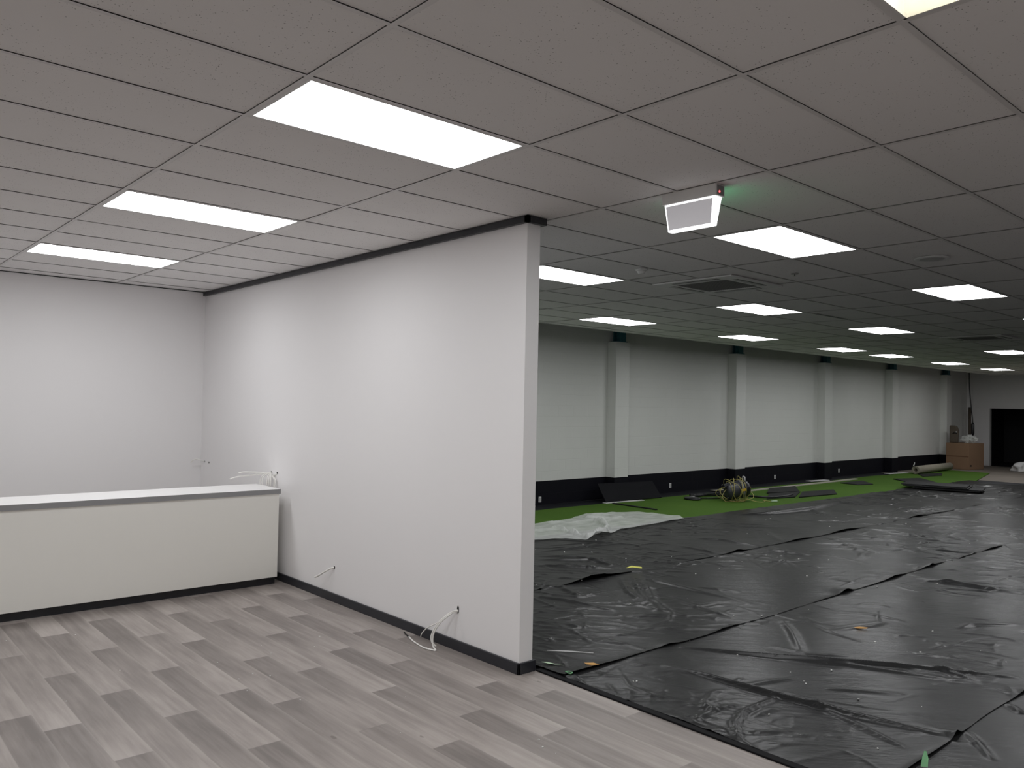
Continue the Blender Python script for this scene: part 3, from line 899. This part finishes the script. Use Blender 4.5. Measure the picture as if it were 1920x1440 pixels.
# black rubber mats
GM = 'black rubber mats lying on the turf'
def mat_(quad, z, th, label, group=GM):
    b = MB()
    b.v = [(x, y, z) for x, y in quad] + [(x, y, z + th) for x, y in quad]
    b.f = [(3, 2, 1, 0), (4, 5, 6, 7), (0, 1, 5, 4), (1, 2, 6, 5), (2, 3, 7, 6), (3, 0, 4, 7)]
    b.sm = [False] * 6
    o = b.build('rubber_mat', M['rubber'], bevel=0.004, origin=(quad[0][0], quad[0][1], z))
    return tag(o, label, 'rubber mat', group)
mat_([(13.95, 6.20), (14.9, 5.98), (15.9, 6.62), (14.9, 6.70)], 0.014, 0.03, 'black rubber mat on the turf beside the pale timber strip')
mat_([(13.00, 5.64), (13.85, 5.50), (14.95, 5.98), (13.9, 6.12)], 0.014, 0.022, 'black rubber mat on the turf right beside the vacuum cleaner')
mat_([(13.85, 5.42), (15.2, 5.28), (16.0, 5.75), (14.9, 5.92)], 0.014, 0.024, 'black rubber mat on the turf closest to the black plastic')
mat_([(17.75, 6.02), (18.25, 5.86), (18.95, 6.45), (17.85, 6.50)], 0.014, 0.02, 'single square black rubber mat on the turf in front of the third pier')
mat_([(19.55, 5.42), (20.2, 5.10), (21.3, 5.95), (20.3, 6.25)], 0.014, 0.022, 'large black rubber mat on the turf just behind the mat stack')
mat_([(22.0, 6.15), (22.9, 5.98), (23.9, 6.35), (22.7, 6.55)], 0.014, 0.016, 'black rubber mat lying on the turf in front of the rolled carpet')
# stack of mats
GS = 'stacked black rubber mats'
base = [(17.95, 4.80), (18.30, 3.50), (19.20, 3.72), (18.85, 5.02)]
for k in range(4):
    ddx = (0.0, 0.04, -0.06, -0.02)[k]; ddy = (0.0, -0.03, 0.22, 0.27)[k]
    mat_([(x + ddx, y + ddy) for x, y in base], 0.040 + 0.0245 * k, 0.023,
         ('bottom mat of the stack of black rubber mats', 'second lowest mat of the stack of black rubber mats',
          'mat just under the top one of the black stack', 'top mat of the stack of black rubber mats, shifted to the left')[k], GS)
# mat leaning on the wall by the first pier
b = MB()
q = [(9.78, 7.05, 0.016), (11.35, 6.98, 0.016), (11.5, 7.335, 0.30), (9.85, 7.335, 0.33)]
nrm = (Vector(q[1]) - Vector(q[0])).cross(Vector(q[3]) - Vector(q[0])).normalized() * 0.02
b.v = q + [tuple(Vector(p) + nrm) for p in q]
b.f = [(3, 2, 1, 0), (4, 5, 6, 7), (0, 1, 5, 4), (1, 2, 6, 5), (2, 3, 7, 6), (3, 0, 4, 7)]; b.sm = [False] * 6
tag(b.build('rubber_mat', simple('smooth_black_rubber', (0.0045, 0.0047, 0.007), 0.7, spec=0.15), bevel=0.003, origin=q[0]), 'black rubber mat leaning against the first pier near the partition', 'rubber mat')

# strips and timber
def strip(pts, w, th, z, mat, name, label, cat, group=None):
    b = MB()
    P = [Vector((x, y)) for x, y in pts]
    for i, p in enumerate(P):
        d = (P[min(i + 1, len(P) - 1)] - P[max(i - 1, 0)]).normalized(); nn = Vector((-d.y, d.x)) * w / 2
        for s_, zz in ((1, 0), (1, th), (-1, th), (-1, 0)):
            b.v.append((p.x + s_ * nn.x, p.y + s_ * nn.y, z + zz))
    for i in range(len(P) - 1):
        for k in range(4):
            a, c = i * 4 + k, i * 4 + (k + 1) % 4
            b.f.append((a, c, c + 4, a + 4)); b.sm.append(False)
    n_ = (len(P) - 1) * 4
    b.f += [(3, 2, 1, 0), (n_, n_ + 1, n_ + 2, n_ + 3)]; b.sm += [False, False]
    return tag(b.build(name, mat, origin=(pts[0][0], pts[0][1], z)), label, cat, group)
strip([(12.75, 6.66), (14.2, 6.72), (16.3, 6.76), (18.3, 6.80), (19.4, 6.83)], 0.10, 0.02, 0.014, M['timber'], 'timber_strip', 'long pale timber strip lying on the turf beside the black mats', 'timber strip')
strip([(9.72, 7.03), (10.72, 6.93)], 0.09, 0.008, 0.014, M['wplastic'], 'white_strip', 'white strip on the turf edge under the leaning mat', 'strip')
strip([(13.45, 7.22), (14.1, 7.12)], 0.13, 0.01, 0.016, M['timber'], 'white_strip', 'short pale strip against the wall behind the vacuum cleaner', 'strip')
strip([(17.55, 7.18), (18.35, 7.10)], 0.16, 0.012, 0.016, M['wplastic'], 'white_strip', 'white strip at the foot of the third pier', 'strip')
strip([(22.0, 7.14), (23.0, 7.02)], 0.16, 0.012, 0.016, M['wplastic'], 'white_strip', 'white strip at the foot of the fourth pier', 'strip')
strip([(9.80, 6.88), (9.78, 6.4), (9.77, 5.86)], 0.055, 0.02, 0.014, M['rubber'], 'rubber_strip', 'narrow black rubber strip lying across the turf by the leaning mat', 'rubber strip')

# sockets in the black band
def socket(x, lab, z=0.235):
    t = empty('wall_socket', (x, YW, z))
    tag(t, lab, 'socket', 'white sockets in the black wall band')
    MB().box(-0.032, 0.032, -0.012, 0.0, -0.05, 0.05).build('plate', M['wplastic'], t, bevel=0.003)
    MB().box(-0.018, 0.018, -0.018, -0.012, -0.035, 0.035).build('socket_insert', M['lgrey'], t)
socket(8.59, 'white wall socket in the black band beside the partition edge', 0.10)
socket(12.42, 'white wall socket in the black band between first and second pier', 0.15)
socket(16.63, 'white wall socket in the black band between second and third pier', 0.14)
socket(19.96, 'white wall socket in the black band just past the third pier', 0.16)

# ---------------------------------------------------------------- vacuum cleaner lying on the turf
t = empty('vacuum_cleaner', (12.18, 5.79, 0.016))
tag(t, 'black canister vacuum cleaner wrapped in a loose yellow cord on the turf', 'vacuum cleaner')
ax = Matrix.Rotation(math.radians(-38), 4, 'Z') @ Matrix.Translation((0, 0, 0.225)) @ Matrix.Rotation(math.radians(78), 4, 'Y') @ Matrix.Translation((0, 0, -0.24))
MB().lathe([(0.10, 0.0), (0.15, 0.015), (0.165, 0.06), (0.172, 0.26), (0.165, 0.29)], ax, 32).build('tank', simple('charcoal_plastic', (0.035, 0.036, 0.045), 0.4), t)
MB().lathe([(0.178, 0.285), (0.182, 0.30), (0.178, 0.335)], ax, 32).build('rim', M['grey'], t)
MB().lathe([(0.170, 0.335), (0.165, 0.39), (0.135, 0.45), (0.09, 0.475), (0.03, 0.48)], ax, 32).build('motor_head', M['black'], t)
for sy in (-1, 1):
    MB().box(-0.022, 0.022, sy * 0.178 - 0.012, sy * 0.178 + 0.012, 0.25, 0.36, ax).build('latch', M['yellow'], t, bevel=0.003)
MB().box(-0.03, 0.03, -0.045, 0.045, 0.478, 0.495, ax @ Matrix.Rotation(0.5, 4, 'Z')).build('switch', M['yellow'], t, bevel=0.004)
MB().tube([ax @ Vector(p) for p in ((-0.15, -0.06, 0.40), (-0.215, -0.05, 0.41), (-0.215, 0.05, 0.41), (-0.15, 0.06, 0.40))], 0.014, 10).build('handle', M['lgrey'], t)
for k in range(4):
    a = math.pi * (0.25 + 0.5 * k)
    MB().lathe([(0.03, -0.012), (0.036, 0), (0.03, 0.012)], Matrix.Translation((ax @ Vector((0.155 * math.cos(a), 0.155 * math.sin(a), 0.0)))) @ Matrix.Rotation(math.pi / 2, 4, 'X'), 14).build('caster', M['black'], t)
hs = MB().tube([ax @ Vector((0.05, 0.165, 0.2)), (-0.15, 0.45, 0.12), (-0.25, 0.75, 0.035), (-0.05, 0.95, 0.03), (0.3, 0.95, 0.03), (0.75, 0.35, 0.03), (0.95, -0.1, 0.03), (1.4, -0.18, 0.03), (1.9, -0.1, 0.03)], 0.021, 10).build('hose', M['black'], t)
# the yellow cord: loops round the tank and slack coils on the turf
cp = []
for k in range(64):
    a = k * 0.62
    rr = 0.23 + 0.05 * math.sin(k * 1.9)
    p = ax @ Vector((rr * math.cos(a), rr * math.sin(a), 0.20 + 0.14 * math.sin(k * 0.37)))
    cp.append((p.x, p.y, max(0.008, p.z)))
cp += [(0.2, -0.3, 0.01), (0.42, -0.35, 0.008), (0.55, -0.22, 0.008), (0.48, -0.45, 0.008)]
crd = MB().tube(cp, 0.0055, 6, steps=3).build('power_cord', M['ycord'], t)
cp2 = []
for k in range(56):
    a = k * 0.5
    R_ = 0.30 + 0.05 * math.sin(k * 0.9)
    dp = 0.16 * math.sin(k * 0.23) - 0.05
    cp2.append((-0.02 + 0.75 * R_ * math.cos(a) - 0.66 * dp, 0.03 - 0.66 * R_ * math.cos(a) - 0.75 * dp, max(0.008, 0.14 + (0.15 + 0.03 * math.sin(k * 1.7)) * math.sin(a))))
MB().tube(cp2, 0.0055, 6, steps=3).build('cord_coil', M['ycord'], t)
MB().tube([(0.48, -0.45, 0.012), (0.52, -0.49, 0.02), (0.56, -0.53, 0.02)], 0.016, 8, steps=2).build('plug', M['pgreen'], t)
t = empty('vacuum_wand', (11.75, 6.35, 0.016))
tag(t, 'black vacuum wand with a round floor head lying left of the vacuum', 'vacuum wand')
MB().tube([(-0.05, 0.03, 0.03), (0.35, -0.18, 0.03), (0.65, -0.36, 0.03)], 0.017, 10, steps=1).build('pipe', M['black'], t)
MB().lathe([(0.03, 0.0), (0.12, 0.004), (0.14, 0.02), (0.12, 0.045), (0.06, 0.055), (0.02, 0.06)], Matrix.Translation((-0.12, 0.09, 0.0)) @ Matrix.Diagonal((1, 1.3, 1, 1)), 20).build('floor_head', M['black'], t)
MB().box(-0.14, -0.08, 0.06, 0.12, 0.055, 0.07).build('badge', M['lgrey'], t)
o = MB().tube([(12.05, 6.80, 0.046), (12.45, 6.62, 0.046), (12.75, 6.5, 0.046)], 0.03, 10, steps=1).build('extension_tube', M['black'], origin=(12.45, 6.62, 0.046))
tag(o, 'straight black vacuum extension tube behind the yellow-corded vacuum', 'vacuum tube')

# ---------------------------------------------------------------- rolled carpet, carton, clutter at the far end
t = empty('carpet_roll', (24.2, 6.70, 0.016))
tag(t, 'rolled length of carpet, pale backing outside, lying on the turf by the carton', 'carpet roll')
ang = math.atan2(0.10, 2.9)
sp_ = []
for k in range(70):
    a = k * 0.27; r = 0.06 + 0.062 * k / 69
    sp_.append((r * math.cos(a), r * math.sin(a)))
b = MB()
L0, L1 = -1.45, 1.42
zc = 0.124
for th in (0.0, -0.012):
    for (yy, zz) in sp_:
        rr = math.hypot(yy, zz); f = (rr + th) / rr
        b.v += [(L0, yy * f, zz * f + zc), (L1, yy * f, zz * f + zc)]
n_ = len(sp_)
for i in range(n_ - 1):
    a = 2 * i
    b.f += [(a, a + 1, a + 3, a + 2), (2 * n_ + a, 2 * n_ + a + 2, 2 * n_ + a + 3, 2 * n_ + a + 1), (a, a + 2, 2 * n_ + a + 2, 2 * n_ + a), (a + 1, 2 * n_ + a + 1, 2 * n_ + a + 3, a + 3)]
    b.sm += [True, True, False, False]
o = b.build('rolled_carpet', M['canvas'], t)
MB().tube([(L0 + 0.02, 0.06, 0.235), (L0 + 0.06, 0.06, 0.27), (L0 + 0.07, 0.05, 0.33)], 0.014, 8, steps=3).build('end_tie', M['wplastic'], t)
t.rotation_euler = (0, 0, ang)

t = empty('cardboard_carton', (26.5, 6.5, 0.0), math.radians(-8))
tag(t, 'tall brown cardboard carton against the wall at the far end', 'carton')
MB().box(0, 0.96, 0, 0.72, 0.0, 0.84).build('carton_body', M['card'], t, bevel=0.006)
tp = MB(); tp.box(-0.003, 0.0, 0.0, 0.72, 0.40, 0.43)
tp.build('tape_band', M['tape'], t)
MB().box(0.10, 0.18, -0.003, 0.0, 0.10, 0.15).build('hand_hole', M['hole'], t)
t = empty('brown_bag', (26.75, 7.02, 0.84))
tag(t, 'dark brown rounded bag standing on the left of the cardboard carton', 'bag')
b = MB()
prof = [(-0.13, 0.0), (0.12, 0.0), (0.13, 0.25), (0.13, 0.42), (0.09, 0.53), (0.0, 0.56), (-0.13, 0.56)]
for xx in (-0.06, 0.06):
    b.v += [(xx, -y, z) for y, z in prof]
n_ = len(prof)
b.f = [tuple(range(n_)), tuple(reversed(range(n_, 2 * n_)))] + [(i, i + n_, (i + 1) % n_ + n_, (i + 1) % n_) for i in range(n_)]
b.sm = [False] * len(b.f)
b.build('bag_body', M['brown'], t, bevel=0.03, bseg=3)
MB().tube([(-0.065, -0.10, 0.30), (-0.10, -0.05, 0.34), (-0.065, 0.02, 0.30)], 0.012, 8).build('strap', M['black'], t)
MB().box(-0.075, -0.06, -0.11, -0.07, 0.34, 0.37).build('buckle', M['wplastic'], t)
bm = bmesh.new()
bmesh.ops.create_icosphere(bm, subdivisions=4, radius=1)
for v in bm.verts:
    d = v.co.normalized()
    k = 1 + 0.35 * mn.noise(d * 2.2) + 0.15 * mn.noise(d * 6)
    v.co = Vector((d.x * 0.20 * k, d.y * 0.24 * k, max(0, d.z * 0.13 * k + 0.12)))
me = bpy.data.meshes.new('plastic_wrap'); bm.to_mesh(me); bm.free(); me.materials.append(M['clear'])
o = bpy.data.objects.new('plastic_wrap', me); COL.objects.link(o); o.location = (27.0, 6.66, 0.842)
tag(o, 'crumpled clear plastic wrap lying on top of the cardboard carton', 'plastic wrap')
o = MB().tube([(28.75, 7.22, 0.0), (28.9, 7.28, 2.02)], 0.045, 10, steps=1).build('dark_upright', M['brown'], origin=(28.75, 7.22, 0))  # thin dark vertical tube in the far corner
tag(o, 'dark upright strip behind the carton in the far corner', 'pole')
t = empty('hanging_cable', (28.0, 7.006, 3.12))
tag(t, 'dark cable with a thick handset hanging from the ceiling over the carton', 'cable')
MB().tube([(0, 0, 1.28), (0, 0, 0.3), (0.0, -0.02, -0.5), (0, -0.08, -1.2), (0, -0.123, -1.65), (0.0, -0.125, -2.3)], 0.018, 8).build('cord', M['black'], t)
MB().tube([(0, -0.12, -1.62), (0, -0.124, -1.68), (0, -0.126, -1.98), (0, -0.125, -2.04)], [0.025, 0.05, 0.05, 0.03], 12, steps=1).build('handset', M['black'], t)
bm = bmesh.new()
bmesh.ops.create_icosphere(bm, subdivisions=4, radius=1)
for v in bm.verts:
    d = v.co.normalized()
    k = 1 + 0.3 * mn.noise(d * 1.8) + 0.12 * mn.noise(d * 5)
    v.co = Vector((d.x * 0.42 * k, d.y * 0.55 * k, max(0, d.z * 0.3 * k + 0.08)))
me = bpy.data.meshes.new('white_sack'); bm.to_mesh(me); bm.free(); me.materials.append(M['wplastic'])
me.polygons.foreach_set('use_smooth', [True] * len(me.polygons))
o = bpy.data.objects.new('white_sack', me); COL.objects.link(o); o.location = (27.6, 5.0, 0.0)
tag(o, 'white plastic sack slumped on the floor in front of the dark doorway', 'sack')

# ---------------------------------------------------------------- scraps on the black plastic
def scrap(pts, z, mat, name, label, cat):
    b = MB()
    n_ = len(pts)
    b.v = [(x, y, z + dz) for x, y, dz in pts] + [(x, y, z + dz + 0.0015) for x, y, dz in pts]
    b.f = [tuple(reversed(range(n_))), tuple(range(n_, 2 * n_))] + [(i, (i + 1) % n_, (i + 1) % n_ + n_, i + n_) for i in range(n_)]
    b.sm = [False] * len(b.f)
    return tag(b.build(name, mat, origin=(pts[0][0], pts[0][1], z)), label, cat)
zs = 0.024
scrap([(2.45, 1.13, 0), (2.455, 1.06, 0.004), (2.49, 1.0, 0.006), (2.515, 0.975, 0), (2.495, 1.03, 0), (2.48, 1.10, 0)], zs, M['pgreen'], 'paper_scrap', 'pale green paper scrap on the black plastic right beside the partition end', 'paper scrap')
o = MB().tube([(2.43, 0.88, zs), (2.455, 0.87, zs), (2.46, 0.845, zs), (2.435, 0.835, zs), (2.425, 0.86, zs)], 0.005, 6, steps=4).build('tape_loop', M['green'], origin=(2.44, 0.86, zs))
tag(o, 'small loop of green tape on the black plastic at the plank edge', 'tape')
scrap([(2.67, 0.93, 0), (2.70, 0.87, 0.01), (2.715, 0.83, 0.004), (2.68, 0.86, 0.0), (2.66, 0.90, 0)], zs, M['orange'], 'tape_scrap', 'orange tape scrap stuck on the seam nearest the partition', 'tape')
scrap([(5.37, 2.83, 0), (5.42, 2.80, 0.02), (5.50, 2.72, 0.01), (5.48, 2.70, 0), (5.40, 2.77, 0.01), (5.35, 2.81, 0)], zs + 0.02, M['ytape'], 'tape_scrap', 'yellow tape scrap on the seam of the middle plastic sheet', 'tape')
scrap([(5.09, 0.17, 0), (5.12, 0.13, 0.012), (5.17, 0.08, 0.006), (5.15, 0.085, 0), (5.10, 0.135, 0)], zs, M['orange'], 'paper_scrap', 'orange-brown paper scrap out on the open black plastic', 'paper scrap')
scrap([(2.845, -1.24, 0.0), (2.862, -1.268, 0.0), (2.885, -1.262, 0.035), (2.905, -1.245, 0.062), (2.893, -1.238, 0.065), (2.872, -1.236, 0.035)], zs - 0.01, M['green'], 'tape_strip', 'curled strip of green tape at the bottom right edge of the picture', 'tape')
scrap([(2.665, 1.295, 0), (2.757, 1.197, 0.004), (2.885, 1.042, 0.002), (2.88, 1.036, 0.0), (2.748, 1.183, 0.0), (2.655, 1.288, 0.0)], zs, M['glint'], 'glint_sliver', 'thin white painted highlight on the plastic by the partition foot', 'painted highlight')  # pale strip paints in a thin highlight along a crease of the plastic
b = MB()
for k in range(120):
    x = 2.6 + 12 * rnd.random() ** 1.5; y = rnd.uniform(-1.6, 4.6)
    s_ = rnd.uniform(0.002, 0.006) * (0.7 + x / 12)
    b.box(-s_, s_, -s_ * rnd.uniform(0.4, 1.4), s_, 0, s_, Matrix.Translation((x, y, 0.009 + (0.004 if y > -1.2 else 0) + (0.004 if y > 0.83 else 0) + (0.004 if y > 2.73 else 0))) @ Matrix.Rotation(rnd.uniform(0, 6), 4, 'Z') @ Matrix.Rotation(rnd.uniform(-0.6, 0.6), 4, 'X'))
tag(b.build('plaster_crumbs', M['crumb']), 'white plaster crumbs strewn over the black plastic sheets', 'debris', None, 'stuff')
b = MB()
for k in range(40):
    x = rnd.uniform(-0.3, 2.1); y = rnd.uniform(-0.4, 4.2)
    s_ = rnd.uniform(0.0015, 0.0045)
    b.box(-s_, s_, -s_ * rnd.uniform(0.4, 1.8), s_, 0, s_ * 0.8, Matrix.Translation((x, y, 0.0)) @ Matrix.Rotation(rnd.uniform(0, 6), 4, 'Z'))
tag(b.build('plaster_dust', M['crumb']), 'small pale bits of plaster scattered on the plank floor', 'debris', None, 'stuff')
